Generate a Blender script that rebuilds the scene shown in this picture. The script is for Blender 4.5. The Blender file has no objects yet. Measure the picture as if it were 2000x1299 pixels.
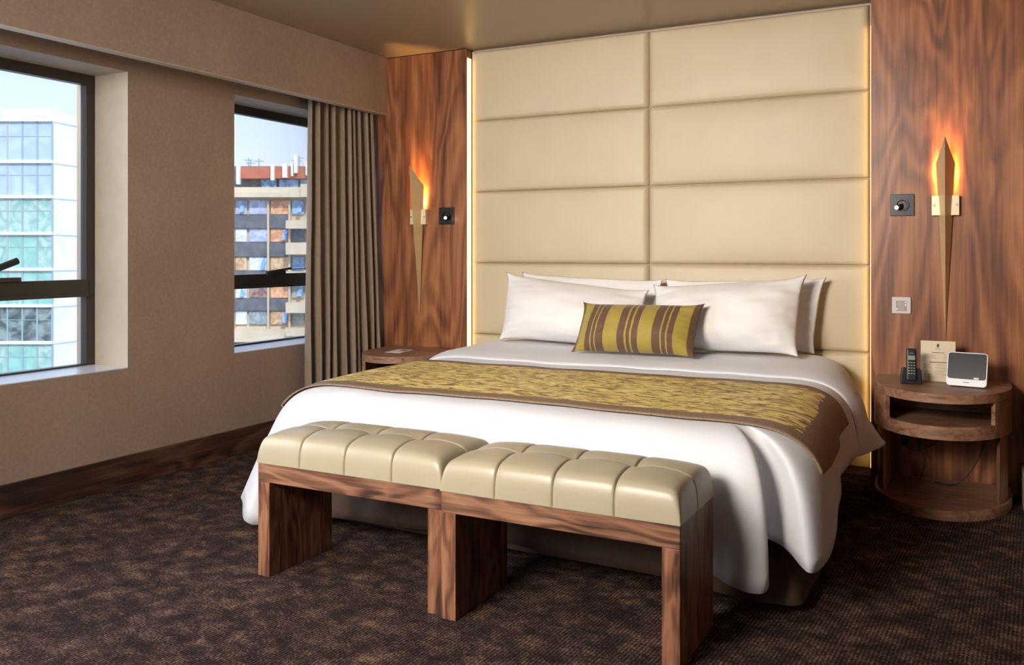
import bpy, bmesh, math, random
from mathutils import Vector, Matrix, noise
from mathutils.bvhtree import BVHTree
random.seed(7)
SC = bpy.context.scene
COL = SC.collection

# ------------------------------------------------------------------ camera, world, lights, exposure
cam_d = bpy.data.cameras.new('camera'); cam = bpy.data.objects.new('camera', cam_d); COL.objects.link(cam)
cam.location = (0, 0, 1.15)
cam.rotation_euler = (math.pi/2, 0, 0.4825)
cam_d.sensor_width = 36.0
cam_d.lens = 1725.0/2000*36
cam_d.shift_y = -157.0/2000
cam_d.clip_end = 500
cam_d.dof.use_dof = True; cam_d.dof.focus_distance = 4.2; cam_d.dof.aperture_fstop = 7.0
SC.camera = cam
SC.view_settings.view_transform = 'Standard'; SC.view_settings.look = 'None'
SC.view_settings.gamma = 1; SC.view_settings.use_curve_mapping = False
SC.view_settings.exposure = 0.12

w = bpy.data.worlds.new('sky'); SC.world = w; w.use_nodes = True
nt = w.node_tree; nt.nodes.clear()
o = nt.nodes.new('ShaderNodeOutputWorld'); bg = nt.nodes.new('ShaderNodeBackground')
tc = nt.nodes.new('ShaderNodeTexCoord'); sp = nt.nodes.new('ShaderNodeSeparateXYZ'); cr = nt.nodes.new('ShaderNodeValToRGB')
nt.links.new(tc.outputs['Generated'], sp.inputs[0]); nt.links.new(sp.outputs['Z'], cr.inputs[0])
e = cr.color_ramp.elements
e[0].position = 0.0; e[0].color = (0.74, 0.79, 0.90, 1)
e[1].position = 0.5; e[1].color = (0.36, 0.52, 0.88, 1)
k = e.new(0.2); k.color = (0.52, 0.64, 0.90, 1)
mr = nt.nodes.new('ShaderNodeMapRange'); mr.inputs[1].default_value = .24; mr.inputs[2].default_value = .6; mr.inputs[3].default_value = 1.45; mr.inputs[4].default_value = 4.2
nt.links.new(sp.outputs['Z'], mr.inputs[0]); nt.links.new(mr.outputs[0], bg.inputs[1])
nt.links.new(cr.outputs[0], bg.inputs[0])
nt.links.new(bg.outputs[0], o.inputs[0])

def light(name, kind, loc, energy, color, target=None, **kw):
    d = bpy.data.lights.new(name, kind); d.energy = energy; d.color = color
    for a, b in kw.items(): setattr(d, a, b)
    l = bpy.data.objects.new(name, d); COL.objects.link(l); l.location = loc
    if target is not None:
        l.rotation_euler = (Vector(target)-Vector(loc)).to_track_quat('-Z', 'Y').to_euler()
    return l
light('sun', 'SUN', (6, -6, 30), 3.4, (1.0, 0.93, 0.82), target=(-20, 16, 0), angle=0.02)
# lamp added in place of daylight through the third window (left wall, beside the camera), the photographer's side of the room
light('window_daylight', 'AREA', (-3.90, 1.05, 1.33), 42, (0.86, 0.91, 1.0), target=(-1.2, 3.0, 0.75), shape='RECTANGLE', size=0.85, size_y=1.35)
for y_ in (2.47, 4.23):  # added lamps outside the other two windows, boosting daylight on sill and reveal
    light('window_daylight', 'AREA', (-4.62, y_, 2.95), 60, (0.80, 0.88, 1.0), target=(-3.80, y_, .62), shape='RECTANGLE', size=1.0, size_y=.7)
# added fill lamps below the ceiling behind the camera, brightening bed and headboard
light('ceiling_light', 'AREA', (-2.6, -1.9, 2.36), 170, (1.0, 0.94, 0.87), target=(-1.6, 2.9, 0.4), shape='RECTANGLE', size=2.2, size_y=1.4)
light('ceiling_light', 'AREA', (-1.9, -0.4, 2.36), 88, (1.0, 0.90, 0.79), target=(-1.3, 4.7, 1.15), shape='RECTANGLE', size=1.1, size_y=1.1, spread=1.75)

# ------------------------------------------------------------------ materials
def newmat(name):
    m = bpy.data.materials.new(name); m.use_nodes = True
    n = m.node_tree; b = n.nodes['Principled BSDF']; return m, n, b
def N(n, t, **kw):
    x = n.nodes.new(t)
    for a, b in kw.items(): setattr(x, a, b)
    return x
def plain(name, col, rough=0.5, metal=0.0, bump=0, bscale=200, emit=None, estr=0, spec=0.5, var=0, vscale=3, sheen=0):
    m, n, b = newmat(name)
    b.inputs['Base Color'].default_value = (*col, 1); b.inputs['Roughness'].default_value = rough
    b.inputs['Metallic'].default_value = metal; b.inputs['Specular IOR Level'].default_value = spec
    if sheen: b.inputs['Sheen Weight'].default_value = sheen
    if emit: b.inputs['Emission Color'].default_value = (*emit, 1); b.inputs['Emission Strength'].default_value = estr
    tc = N(n, 'ShaderNodeTexCoord')
    if var:
        ns = N(n, 'ShaderNodeTexNoise'); ns.inputs['Scale'].default_value = vscale; ns.inputs['Detail'].default_value = 4
        n.links.new(tc.outputs['Object'], ns.inputs['Vector'])
        r = N(n, 'ShaderNodeValToRGB'); r.color_ramp.elements[0].position = .3; r.color_ramp.elements[1].position = .7
        r.color_ramp.elements[0].color = (*[c*(1-var) for c in col], 1); r.color_ramp.elements[1].color = (*[min(1, c*(1+var)) for c in col], 1)
        n.links.new(ns.outputs['Fac'], r.inputs[0]); n.links.new(r.outputs[0], b.inputs['Base Color'])
    if bump:
        ns = N(n, 'ShaderNodeTexNoise'); ns.inputs['Scale'].default_value = bscale; ns.inputs['Detail'].default_value = 3
        n.links.new(tc.outputs['Object'], ns.inputs['Vector'])
        bp = N(n, 'ShaderNodeBump'); bp.inputs['Strength'].default_value = bump; bp.inputs['Distance'].default_value = 0.002
        n.links.new(ns.outputs['Fac'], bp.inputs['Height']); n.links.new(bp.outputs[0], b.inputs['Normal'])
    return m
def wood(name, cols, axis='Z', scale=1.0, rough=0.42, seed=0.0, coords='Object', ring=.13):
    """walnut veneer: cathedral figure from the contour lines of a stretched noise, plus fine fibres along the grain"""
    m, n, b = newmat(name); L = n.links.new
    tc = N(n, 'ShaderNodeTexCoord'); oi = N(n, 'ShaderNodeObjectInfo')
    mp = N(n, 'ShaderNodeMapping')
    s = [2.6*scale]*3; s['XYZ'.index(axis)] = 0.5*scale
    mp.inputs['Scale'].default_value = s; mp.inputs['Location'].default_value = (seed, seed*1.7, seed*.6)
    add = N(n, 'ShaderNodeVectorMath', operation='ADD')
    mul = N(n, 'ShaderNodeMath', operation='MULTIPLY'); mul.inputs[1].default_value = 31.0
    L(oi.outputs['Random'], mul.inputs[0])
    L(tc.outputs[coords], mp.inputs['Vector']); L(mp.outputs[0], add.inputs[0]); L(mul.outputs[0], add.inputs[1])
    n1 = N(n, 'ShaderNodeTexNoise'); n1.inputs['Scale'].default_value = 1.3; n1.inputs['Detail'].default_value = 3.0; n1.inputs['Roughness'].default_value = .45; n1.inputs['Distortion'].default_value = .5
    L(add.outputs[0], n1.inputs['Vector'])
    m1 = N(n, 'ShaderNodeMath', operation='MULTIPLY'); m1.inputs[1].default_value = 58; L(n1.outputs['Fac'], m1.inputs[0])
    sn = N(n, 'ShaderNodeMath', operation='SINE'); L(m1.outputs[0], sn.inputs[0])
    # fibres
    mp2 = N(n, 'ShaderNodeMapping'); s2 = [70*scale]*3; s2['XYZ'.index(axis)] = 2.0*scale
    mp2.inputs['Scale'].default_value = s2; L(tc.outputs[coords], mp2.inputs['Vector'])
    n2 = N(n, 'ShaderNodeTexNoise'); n2.inputs['Scale'].default_value = 1.0; n2.inputs['Detail'].default_value = 4; n2.inputs['Roughness'].default_value = .6
    L(mp2.outputs[0], n2.inputs['Vector'])
    # broad dark streaks
    mp3 = N(n, 'ShaderNodeMapping'); s3 = [9*scale]*3; s3['XYZ'.index(axis)] = .7*scale
    mp3.inputs['Scale'].default_value = s3; mp3.inputs['Location'].default_value = (seed*2, 3, seed); L(tc.outputs[coords], mp3.inputs['Vector'])
    n3 = N(n, 'ShaderNodeTexNoise'); n3.inputs['Scale'].default_value = 1.0; n3.inputs['Detail'].default_value = 5; n3.inputs['Distortion'].default_value = .8
    L(mp3.outputs[0], n3.inputs['Vector'])
    a1 = N(n, 'ShaderNodeMath', operation='MULTIPLY_ADD'); a1.inputs[1].default_value = ring; L(sn.outputs[0], a1.inputs[0])
    a2 = N(n, 'ShaderNodeMath', operation='MULTIPLY_ADD'); a2.inputs[1].default_value = .78; a2.inputs[2].default_value = -.14; L(n3.outputs['Fac'], a2.inputs[0])
    a3 = N(n, 'ShaderNodeMath', operation='MULTIPLY_ADD'); a3.inputs[1].default_value = .50; L(n2.outputs['Fac'], a3.inputs[0]); L(a2.outputs[0], a3.inputs[2])
    L(a3.outputs[0], a1.inputs[2])
    r = N(n, 'ShaderNodeValToRGB'); L(a1.outputs[0], r.inputs[0])
    e = r.color_ramp.elements; e[0].position = .28; e[0].color = (*cols[0], 1); e[1].position = .78; e[1].color = (*cols[2], 1)
    k = e.new(.52); k.color = (*cols[1], 1)
    L(r.outputs[0], b.inputs['Base Color']); b.inputs['Roughness'].default_value = rough
    bp = N(n, 'ShaderNodeBump'); bp.inputs['Strength'].default_value = .12; bp.inputs['Distance'].default_value = .001
    L(n2.outputs['Fac'], bp.inputs['Height']); L(bp.outputs[0], b.inputs['Normal'])
    return m
M = {}
WALNUT = ((0.085, 0.028, 0.012), (0.26, 0.094, 0.036), (0.44, 0.19, 0.078))
M['wall_wood'] = wood('walnut_wall_panel', WALNUT, 'Z', 1.0, .38, 1.3, ring=.095)
M['wood_x'] = wood('walnut_across', ((0.055, .024, .015), (.19, .088, .05), (.34, .175, .10)), 'X', 2.3, .4, 4.0)
M['wood_z'] = wood('walnut_upright', ((0.055, .022, .013), (.19, .080, .042), (.34, .165, .09)), 'Z', 2.4, .4, 9.0)
M['wood_oval'] = wood('walnut_nightstand', ((0.14, .068, .042), (.31, .165, .10), (.44, .255, .165)), 'X', 2.6, .42, 6.0, ring=.07)
M['wood_oval_z'] = wood('walnut_nightstand_upright', ((0.14, .068, .042), (.31, .165, .10), (.44, .255, .165)), 'Z', 2.6, .42, 3.0, ring=.07)
M['wood_y'] = wood('walnut_skirting', ((0.032, .014, .009), (.10, .046, .027), (.19, .095, .056)), 'Y', 1.3, .42, 2.0)

def fabric_wall():
    m, n, b = newmat('beige_wallcovering'); L = n.links.new
    tc = N(n, 'ShaderNodeTexCoord')
    ns = N(n, 'ShaderNodeTexNoise'); ns.inputs['Scale'].default_value = 60; ns.inputs['Detail'].default_value = 6; ns.inputs['Roughness'].default_value = .7
    nb = N(n, 'ShaderNodeTexNoise'); nb.inputs['Scale'].default_value = 2.2; nb.inputs['Detail'].default_value = 3
    L(tc.outputs['Object'], ns.inputs['Vector']); L(tc.outputs['Object'], nb.inputs['Vector'])
    ad = N(n, 'ShaderNodeMath', operation='MULTIPLY_ADD'); ad.inputs[1].default_value = .6; L(ns.outputs['Fac'], ad.inputs[0])
    m2 = N(n, 'ShaderNodeMath', operation='MULTIPLY'); m2.inputs[1].default_value = .4; L(nb.outputs['Fac'], m2.inputs[0]); L(m2.outputs[0], ad.inputs[2])
    r = N(n, 'ShaderNodeValToRGB'); L(ad.outputs[0], r.inputs[0]); e = r.color_ramp.elements
    e[0].position = .38; e[0].color = (.36, .262, .20, 1); e[1].position = .62; e[1].color = (.44, .33, .26, 1)
    L(r.outputs[0], b.inputs['Base Color']); b.inputs['Roughness'].default_value = .75
    bp = N(n, 'ShaderNodeBump'); bp.inputs['Strength'].default_value = .15; bp.inputs['Distance'].default_value = .001
    L(ns.outputs['Fac'], bp.inputs['Height']); L(bp.outputs[0], b.inputs['Normal'])
    return m
M['wall'] = fabric_wall()
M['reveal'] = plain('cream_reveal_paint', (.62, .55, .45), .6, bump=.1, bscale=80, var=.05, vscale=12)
M['ceiling'] = plain('taupe_ceiling_paint', (.36, .30, .20), .38, var=.03, vscale=1)
M['tan_out'] = plain('tan_outer_reveal', (.50, .36, .24), .7, var=.08, vscale=4)
M['sill'] = plain('pale_stone_sill', (.88, .91, .96), .22, var=.03, vscale=20)
M['bronze'] = plain('bronze_window_frame', (.060, .050, .038), .38, metal=.2, var=.05, vscale=5)
M['black'] = plain('black_plastic', (.012, .012, .013), .35, bump=.05)
M['grey_metal'] = plain('grey_metal', (.35, .34, .33), .3, metal=.9, var=.03)
M['dark_metal'] = plain('dark_metal', (.10, .085, .075), .35, metal=.7, var=.03)
M['cream_leather'] = plain('cream_leather', (.37, .325, .225), .36, bump=.12, bscale=260, var=.04, vscale=4)
M['pad'] = plain('headboard_vinyl', (.58, .49, .335), .48, bump=.15, bscale=300, var=.03, vscale=5)
M['white_sheet'] = plain('white_cotton', (.68, .69, .73), .8, bump=.08, bscale=500, var=.012, vscale=4, sheen=.15)
M['pillow'] = plain('white_pillowcase', (.80, .79, .79), .8, bump=.08, bscale=500, var=.012, vscale=4, sheen=.15)
M['valance'] = plain('brown_valance_cloth', (.062, .034, .021), .85, bump=.4, bscale=300, var=.12, vscale=40)
M['curtain'] = plain('taupe_curtain_cloth', (.29, .22, .16), .85, bump=.3, bscale=260, var=.08, vscale=30, sheen=.2)
M['brass'] = plain('satin_brass', (.66, .50, .28), .38, metal=.3, var=.04, vscale=10)
M['brass_light'] = plain('brushed_brass_bracket', (.85, .72, .48), .35, metal=.3, var=.03, vscale=10)
M['warm_glow'] = plain('warm_lamp_glow', (1, .7, .4), .5, emit=(1.0, .62, .25), estr=14)
M['led'] = plain('warm_led_strip', (1, .8, .5), .5, emit=(1.0, .60, .22), estr=3.2)
M['led_white'] = plain('reading_led', (1, .95, .85), .5, emit=(1.0, .88, .68), estr=30)
M['paper'] = plain('white_card', (.82, .83, .88), .5, var=.01)
M['paper_cream'] = plain('cream_card', (.72, .62, .44), .55, var=.03, vscale=30)
M['ink'] = plain('brown_ink', (.12, .075, .045), .6, var=.02)
M['ink_faint'] = plain('faint_ink', (.42, .33, .21), .6, var=.02)
M['white_plastic'] = plain('white_plastic', (.74, .76, .82), .3, var=.01)
M['switch_face'] = plain('switch_face', (.60, .57, .55), .35, var=.02)
M['switch_grey'] = plain('switch_key_field', (.34, .29, .27), .4, var=.05, vscale=300)
M['switch_blue'] = plain('switch_blue_light', (.3, .3, .9), .4, emit=(.45, .42, 1.0), estr=1.2)
M['lcd'] = plain('grey_green_display', (.30, .33, .27), .25, var=.02)
M['key'] = plain('pale_keys', (.42, .42, .40), .4, var=.02)
M['dark_glass'] = plain('dark_glossy_screen', (.010, .013, .022), .06, var=.05, spec=.8)
M['cable'] = plain('black_cable', (.01, .01, .01), .5, bump=.05)

def carpet():
    m, n, b = newmat('brown_patterned_carpet'); L = n.links.new
    tc = N(n, 'ShaderNodeTexCoord')
    mp = N(n, 'ShaderNodeMapping'); mp.inputs['Rotation'].default_value = (0, 0, .35); mp.inputs['Scale'].default_value = (1.0, 1.2, 1)
    L(tc.outputs['Object'], mp.inputs['Vector'])
    pa = N(n, 'ShaderNodeTexNoise'); pa.inputs['Scale'].default_value = 14; pa.inputs['Detail'].default_value = 3; pa.inputs['Distortion'].default_value = .8; pa.inputs['Roughness'].default_value = .6
    L(mp.outputs[0], pa.inputs['Vector'])
    # ribs
    mr = N(n, 'ShaderNodeMapping'); mr.inputs['Rotation'].default_value = (0, 0, .06); L(tc.outputs['Object'], mr.inputs['Vector'])
    wv = N(n, 'ShaderNodeTexWave'); wv.inputs['Scale'].default_value = 27; wv.inputs['Distortion'].default_value = 5.0; wv.inputs['Detail'].default_value = 2; wv.inputs['Detail Scale'].default_value = 6
    L(mr.outputs[0], wv.inputs['Vector'])
    fn = N(n, 'ShaderNodeTexNoise'); fn.inputs['Scale'].default_value = 120; fn.inputs['Detail'].default_value = 2; L(tc.outputs['Object'], fn.inputs['Vector'])
    # squares of the woven pattern
    ck = N(n, 'ShaderNodeTexVoronoi'); ck.distance = 'MANHATTAN'; ck.inputs['Scale'].default_value = 10; ck.inputs['Randomness'].default_value = .7
    L(mp.outputs[0], ck.inputs['Vector'])
    r1 = N(n, 'ShaderNodeMath', operation='MULTIPLY_ADD'); r1.inputs[1].default_value = .24; L(wv.outputs['Fac'], r1.inputs[0])
    r2 = N(n, 'ShaderNodeMath', operation='MULTIPLY_ADD'); r2.inputs[1].default_value = .75; r2.inputs[2].default_value = -.245; L(fn.outputs['Fac'], r2.inputs[0])
    r3 = N(n, 'ShaderNodeMath', operation='MULTIPLY_ADD'); r3.inputs[1].default_value = .55; L(pa.outputs['Fac'], r3.inputs[0]); L(r2.outputs[0], r3.inputs[2])
    r4 = N(n, 'ShaderNodeMath', operation='MULTIPLY_ADD'); r4.inputs[1].default_value = -.16; L(ck.outputs['Distance'], r4.inputs[0]); L(r3.outputs[0], r4.inputs[2])
    L(r4.outputs[0], r1.inputs[2])
    r = N(n, 'ShaderNodeValToRGB'); L(r1.outputs[0], r.inputs[0]); e = r.color_ramp.elements
    e[0].position = .30; e[0].color = (.017, .010, .011, 1); e[1].position = .74; e[1].color = (.25, .155, .10, 1)
    k = e.new(.50); k.color = (.072, .043, .036, 1)
    L(r.outputs[0], b.inputs['Base Color']); b.inputs['Roughness'].default_value = .95; b.inputs['Specular IOR Level'].default_value = .1
    bp = N(n, 'ShaderNodeBump'); bp.inputs['Strength'].default_value = .8; bp.inputs['Distance'].default_value = .004
    L(r1.outputs[0], bp.inputs['Height']); L(bp.outputs[0], b.inputs['Normal'])
    return m
M['carpet'] = carpet()

def runner_mat(length, width):
    m, n, b = newmat('gold_leaf_runner_cloth'); L = n.links.new
    uv = N(n, 'ShaderNodeUVMap'); sx = N(n, 'ShaderNodeSeparateXYZ'); L(uv.outputs[0], sx.inputs[0])
    mp = N(n, 'ShaderNodeMapping'); mp.inputs['Scale'].default_value = (7.5, 27, 1); mp.inputs['Rotation'].default_value = (0, 0, .12); L(uv.outputs[0], mp.inputs['Vector'])
    ns = N(n, 'ShaderNodeTexNoise'); ns.inputs['Scale'].default_value = 1.0; ns.inputs['Detail'].default_value = 4; ns.inputs['Distortion'].default_value = 2.6; ns.inputs['Roughness'].default_value = .6
    L(mp.outputs[0], ns.inputs['Vector'])
    r = N(n, 'ShaderNodeValToRGB'); L(ns.outputs['Fac'], r.inputs[0]); e = r.color_ramp.elements
    e[0].position = .40; e[0].color = (.19, .10, .045, 1); e[1].position = .50; e[1].color = (.78, .60, .17, 1)
    k = e.new(.455); k.color = (.38, .25, .07, 1); k = e.new(.68); k.color = (.92, .78, .40, 1)
    # border mask from the cloth's own coordinates
    def band(out, lo, hi):
        a = N(n, 'ShaderNodeMath', operation='GREATER_THAN'); a.inputs[1].default_value = lo; L(out, a.inputs[0])
        c = N(n, 'ShaderNodeMath', operation='LESS_THAN'); c.inputs[1].default_value = hi; L(out, c.inputs[0])
        d = N(n, 'ShaderNodeMath', operation='MULTIPLY'); L(a.outputs[0], d.inputs[0]); L(c.outputs[0], d.inputs[1]); return d
    wob = N(n, 'ShaderNodeTexNoise'); wob.inputs['Scale'].default_value = 25; L(uv.outputs[0], wob.inputs['Vector'])
    w1 = N(n, 'ShaderNodeMath', operation='MULTIPLY_ADD'); w1.inputs[1].default_value = .06; L(wob.outputs['Fac'], w1.inputs[0]); L(sx.outputs['X'], w1.inputs[2])
    bu = band(w1.outputs[0], .15, length-.11); bv = band(sx.outputs['Y'], .095, width-.065)
    mk = N(n, 'ShaderNodeMath', operation='MULTIPLY'); L(bu.outputs[0], mk.inputs[0]); L(bv.outputs[0], mk.inputs[1])
    mix = N(n, 'ShaderNodeMix', data_type='RGBA'); L(mk.outputs[0], mix.inputs[0])
    bn = N(n, 'ShaderNodeTexNoise'); bn.inputs['Scale'].default_value = 120; bn.inputs['Detail'].default_value = 3; L(uv.outputs[0], bn.inputs['Vector'])
    br = N(n, 'ShaderNodeValToRGB'); L(bn.outputs['Fac'], br.inputs[0]); q = br.color_ramp.elements
    q[0].position = .3; q[0].color = (.17, .11, .065, 1); q[1].position = .7; q[1].color = (.29, .20, .125, 1)
    L(br.outputs[0], mix.inputs[6]); L(r.outputs[0], mix.inputs[7]); L(mix.outputs[2], b.inputs['Base Color'])
    b.inputs['Roughness'].default_value = .6
    bp = N(n, 'ShaderNodeBump'); bp.inputs['Strength'].default_value = .7; bp.inputs['Distance'].default_value = .006
    L(ns.outputs['Fac'], bp.inputs['Height']); L(bp.outputs[0], b.inputs['Normal'])
    return m
def stripe_mat():
    m, n, b = newmat('gold_brown_striped_cloth'); L = n.links.new
    uv = N(n, 'ShaderNodeUVMap'); sx = N(n, 'ShaderNodeSeparateXYZ'); L(uv.outputs[0], sx.inputs[0])
    r = N(n, 'ShaderNodeValToRGB'); L(sx.outputs['X'], r.inputs[0]); r.color_ramp.interpolation = 'CONSTANT'
    G = (.36, .27, .045, 1); B = (.125, .062, .034, 1)
    stops = [(0, G), (.035, G), (.115, B), (.165, G), (.178, B), (.205, G), (.218, B), (.285, G), (.40, B), (.46, G), (.475, B), (.503, G), (.517, B),
             (.565, G), (.675, B), (.735, G), (.75, B), (.778, G), (.79, B), (.835, G), (.945, B)]
    e = r.color_ramp.elements
    e[0].position = 0; e[0].color = B; e[1].position = stops[1][0]; e[1].color = G
    for p, c in stops[2:]:
        k = e.new(p); k.color = c
    ns = N(n, 'ShaderNodeTexNoise'); ns.inputs['Scale'].default_value = 90; ns.inputs['Detail'].default_value = 3; L(uv.outputs[0], ns.inputs['Vector'])
    mr = N(n, 'ShaderNodeMapRange'); mr.inputs[3].default_value = .75; mr.inputs[4].default_value = 1.25; L(ns.outputs['Fac'], mr.inputs[0])
    mx = N(n, 'ShaderNodeVectorMath', operation='SCALE'); L(r.outputs[0], mx.inputs[0]); L(mr.outputs[0], mx.inputs['Scale'])
    L(mx.outputs[0], b.inputs['Base Color']); b.inputs['Roughness'].default_value = .7; b.inputs['Sheen Weight'].default_value = .2
    bp = N(n, 'ShaderNodeBump'); bp.inputs['Strength'].default_value = .3; bp.inputs['Distance'].default_value = .002
    L(ns.outputs['Fac'], bp.inputs['Height']); L(bp.outputs[0], b.inputs['Normal'])
    return m
def glass_mat():
    m = bpy.data.materials.new('window_glass'); m.use_nodes = True; n = m.node_tree; n.nodes.clear(); L = n.links.new
    o = N(n, 'ShaderNodeOutputMaterial'); mx = N(n, 'ShaderNodeMixShader'); t = N(n, 'ShaderNodeBsdfTransparent'); g = N(n, 'ShaderNodeBsdfGlossy')
    g.inputs['Roughness'].default_value = .02; t.inputs[0].default_value = (.97, .985, .98, 1)
    f = N(n, 'ShaderNodeFresnel'); f.inputs[0].default_value = 1.3
    L(f.outputs[0], mx.inputs[0]); L(t.outputs[0], mx.inputs[1]); L(g.outputs[0], mx.inputs[2]); L(mx.outputs[0], o.inputs[0])
    return m
M['glass'] = glass_mat()

# ------------------------------------------------------------------ mesh helpers
class MB:
    def __init__(s): s.v = []; s.f = []; s.mi = []; s.uv = {}
    def add(s, vs, fs, mi=0):
        o = len(s.v); s.v += [tuple(v) for v in vs]; s.f += [tuple(i+o for i in f) for f in fs]; s.mi += [mi]*len(fs); return o
    def box(s, x0, x1, y0, y1, z0, z1, mi=0, mats=None):
        vs = [(x, y, z) for z in (z0, z1) for y in (y0, y1) for x in (x0, x1)]
        fs = [(0, 2, 3, 1), (4, 5, 7, 6), (0, 1, 5, 4), (2, 6, 7, 3), (0, 4, 6, 2), (1, 3, 7, 5)]
        o = s.add(vs, fs, mi)
        if mats:
            for i, q in enumerate(mats): s.mi[len(s.mi)-6+i] = q
    def prism(s, poly, z0, z1, mi=0):
        n = len(poly)
        vs = [(x, y, z0) for x, y in poly]+[(x, y, z1) for x, y in poly]
        fs = [tuple(range(n-1, -1, -1)), tuple(range(n, 2*n))]+[(i, (i+1) % n, n+(i+1) % n, n+i) for i in range(n)]
        s.add(vs, fs, mi)
    def tube(s, pts, r, seg=8, mi=0, cap=True):
        pts = [Vector(p) for p in pts]; vs = []
        up = None
        for i, p in enumerate(pts):
            t = (pts[min(i+1, len(pts)-1)]-pts[max(i-1, 0)]).normalized()
            a = t.orthogonal().normalized() if up is None else (up-t*up.dot(t)).normalized()
            up = a; b = t.cross(a)
            rr = r[i] if isinstance(r, (list, tuple)) else r
            vs += [p+(a*math.cos(q*2*math.pi/seg)+b*math.sin(q*2*math.pi/seg))*rr for q in range(seg)]
        fs = [(i*seg+j, i*seg+(j+1) % seg, (i+1)*seg+(j+1) % seg, (i+1)*seg+j) for i in range(len(pts)-1) for j in range(seg)]
        if cap: fs += [tuple(range(seg-1, -1, -1)), tuple((len(pts)-1)*seg+j for j in range(seg))]
        s.add(vs, fs, mi)
    def grid(s, rows, closed=False, mi=0):
        n = len(rows[0]); vs = [p for r in rows for p in r]
        fs = []
        for i in range(len(rows)-1):
            for j in range(n if closed else n-1):
                fs.append((i*n+j, i*n+(j+1) % n, (i+1)*n+(j+1) % n, (i+1)*n+j))
        s.add(vs, fs, mi)
    def sphere(s, c, r, n=12, sc=(1, 1, 1)):
        rows = []
        for i in range(n+1):
            a = math.pi*i/n
            rows.append([(c[0]+r*sc[0]*math.sin(a)*math.cos(2*math.pi*j/n), c[1]+r*sc[1]*math.sin(a)*math.sin(2*math.pi*j/n), c[2]+r*sc[2]*math.cos(a)) for j in range(n)])
        s.grid(rows, True)
    def build(s, name, mats, parent=None, bevel=0, smooth=False, loc=None, uv=None, seg=2, recalc=True):
        me = bpy.data.meshes.new(name); me.from_pydata([tuple(v) for v in s.v], [], s.f)
        if not isinstance(mats, (list, tuple)): mats = [mats]
        for m in mats: me.materials.append(m)
        for p, mi in zip(me.polygons, s.mi): p.material_index = mi; p.use_smooth = smooth
        if uv:
            lay = me.uv_layers.new(name='UVMap')
            for p in me.polygons:
                for li in p.loop_indices: lay.data[li].uv = uv[me.loops[li].vertex_index]
        bm = bmesh.new(); bm.from_mesh(me)
        if recalc:
            bmesh.ops.remove_doubles(bm, verts=bm.verts, dist=1e-6)
            bmesh.ops.recalc_face_normals(bm, faces=bm.faces)
        bm.to_mesh(me); bm.free(); me.update()
        ob = bpy.data.objects.new(name, me); COL.objects.link(ob)
        if parent: ob.parent = parent
        if loc: ob.location = loc
        if bevel:
            b = ob.modifiers.new('bevel', 'BEVEL'); b.width = bevel; b.segments = seg; b.limit_method = 'ANGLE'; b.angle_limit = .6
            for p in me.polygons: p.use_smooth = True
            wn = ob.modifiers.new('wn', 'WEIGHTED_NORMAL'); wn.keep_sharp = True
        return ob
def tag(o, label=None, cat=None, group=None, kind=None):
    if label: o['label'] = label
    if cat: o['category'] = cat
    if group: o['group'] = group
    if kind: o['kind'] = kind
    return o
def empty(name, loc=(0, 0, 0), rz=0, label=None, cat=None, group=None, kind=None):
    o = bpy.data.objects.new(name, None); COL.objects.link(o); o.location = loc; o.rotation_euler = (0, 0, rz); o.empty_display_size = .1
    return tag(o, label, cat, group, kind)
def boxo(name, m, parent, x0, x1, y0, y1, z0, z1, bevel=0, **kw):
    b = MB(); b.box(x0, x1, y0, y1, z0, z1); return b.build(name, m, parent, bevel=bevel, **kw)
def copy_tree(o, parent=None):
    c = o.copy(); COL.objects.link(c)
    if parent: c.parent = parent
    for ch in list(o.children): copy_tree(ch, c)
    return c
def subsurf(o, lv=1):
    m = o.modifiers.new('sub', 'SUBSURF'); m.levels = lv; m.render_levels = lv
def solid(o, t, off=-1):
    m = o.modifiers.new('thick', 'SOLIDIFY'); m.thickness = t; m.offset = off
def smooth(o):
    for p in o.data.polygons: p.use_smooth = True

D = 4.786; XW = -3.713; ZC = 2.432; XS = -3.440
# ------------------------------------------------------------------ room shell
b = MB(); b.box(-4.1, 3.0, -2.6, 5.0, -.1, 0); tag(b.build('floor', M['carpet']), 'dark brown patterned carpet over the whole bedroom floor', 'floor', kind='structure')
b = MB(); b.box(-4.1, 3.0, -2.6, 5.0, ZC, ZC+.12); tag(b.build('ceiling', M['ceiling']), 'taupe painted ceiling above the bed', 'ceiling', kind='structure')
WINS = [(1.95, 2.990), (3.700, 4.765), (.45, 1.62)]
ZS, ZW = .5746, 2.0436
b = MB(); segs = sorted(WINS); y = -2.6
MI = 1
for (a, c) in segs+[(5.0, None)]:
    b.box(-4.0, XW, y, a, 0, ZC)
    if c: b.box(-4.0, XW, a, c, 0, ZS); b.box(-4.0, XW, a, c, ZW, ZC); y = c
ob = b.build('wall_left', [M['wall'], M['reveal'], M['tan_out']], recalc=False)
for p in ob.data.polygons:
    c = p.center; nn = p.normal
    if abs(nn.x) < .5: p.material_index = 1
tag(ob, 'beige brown wallcovered wall with the deep window openings', 'wall', kind='structure')
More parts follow.
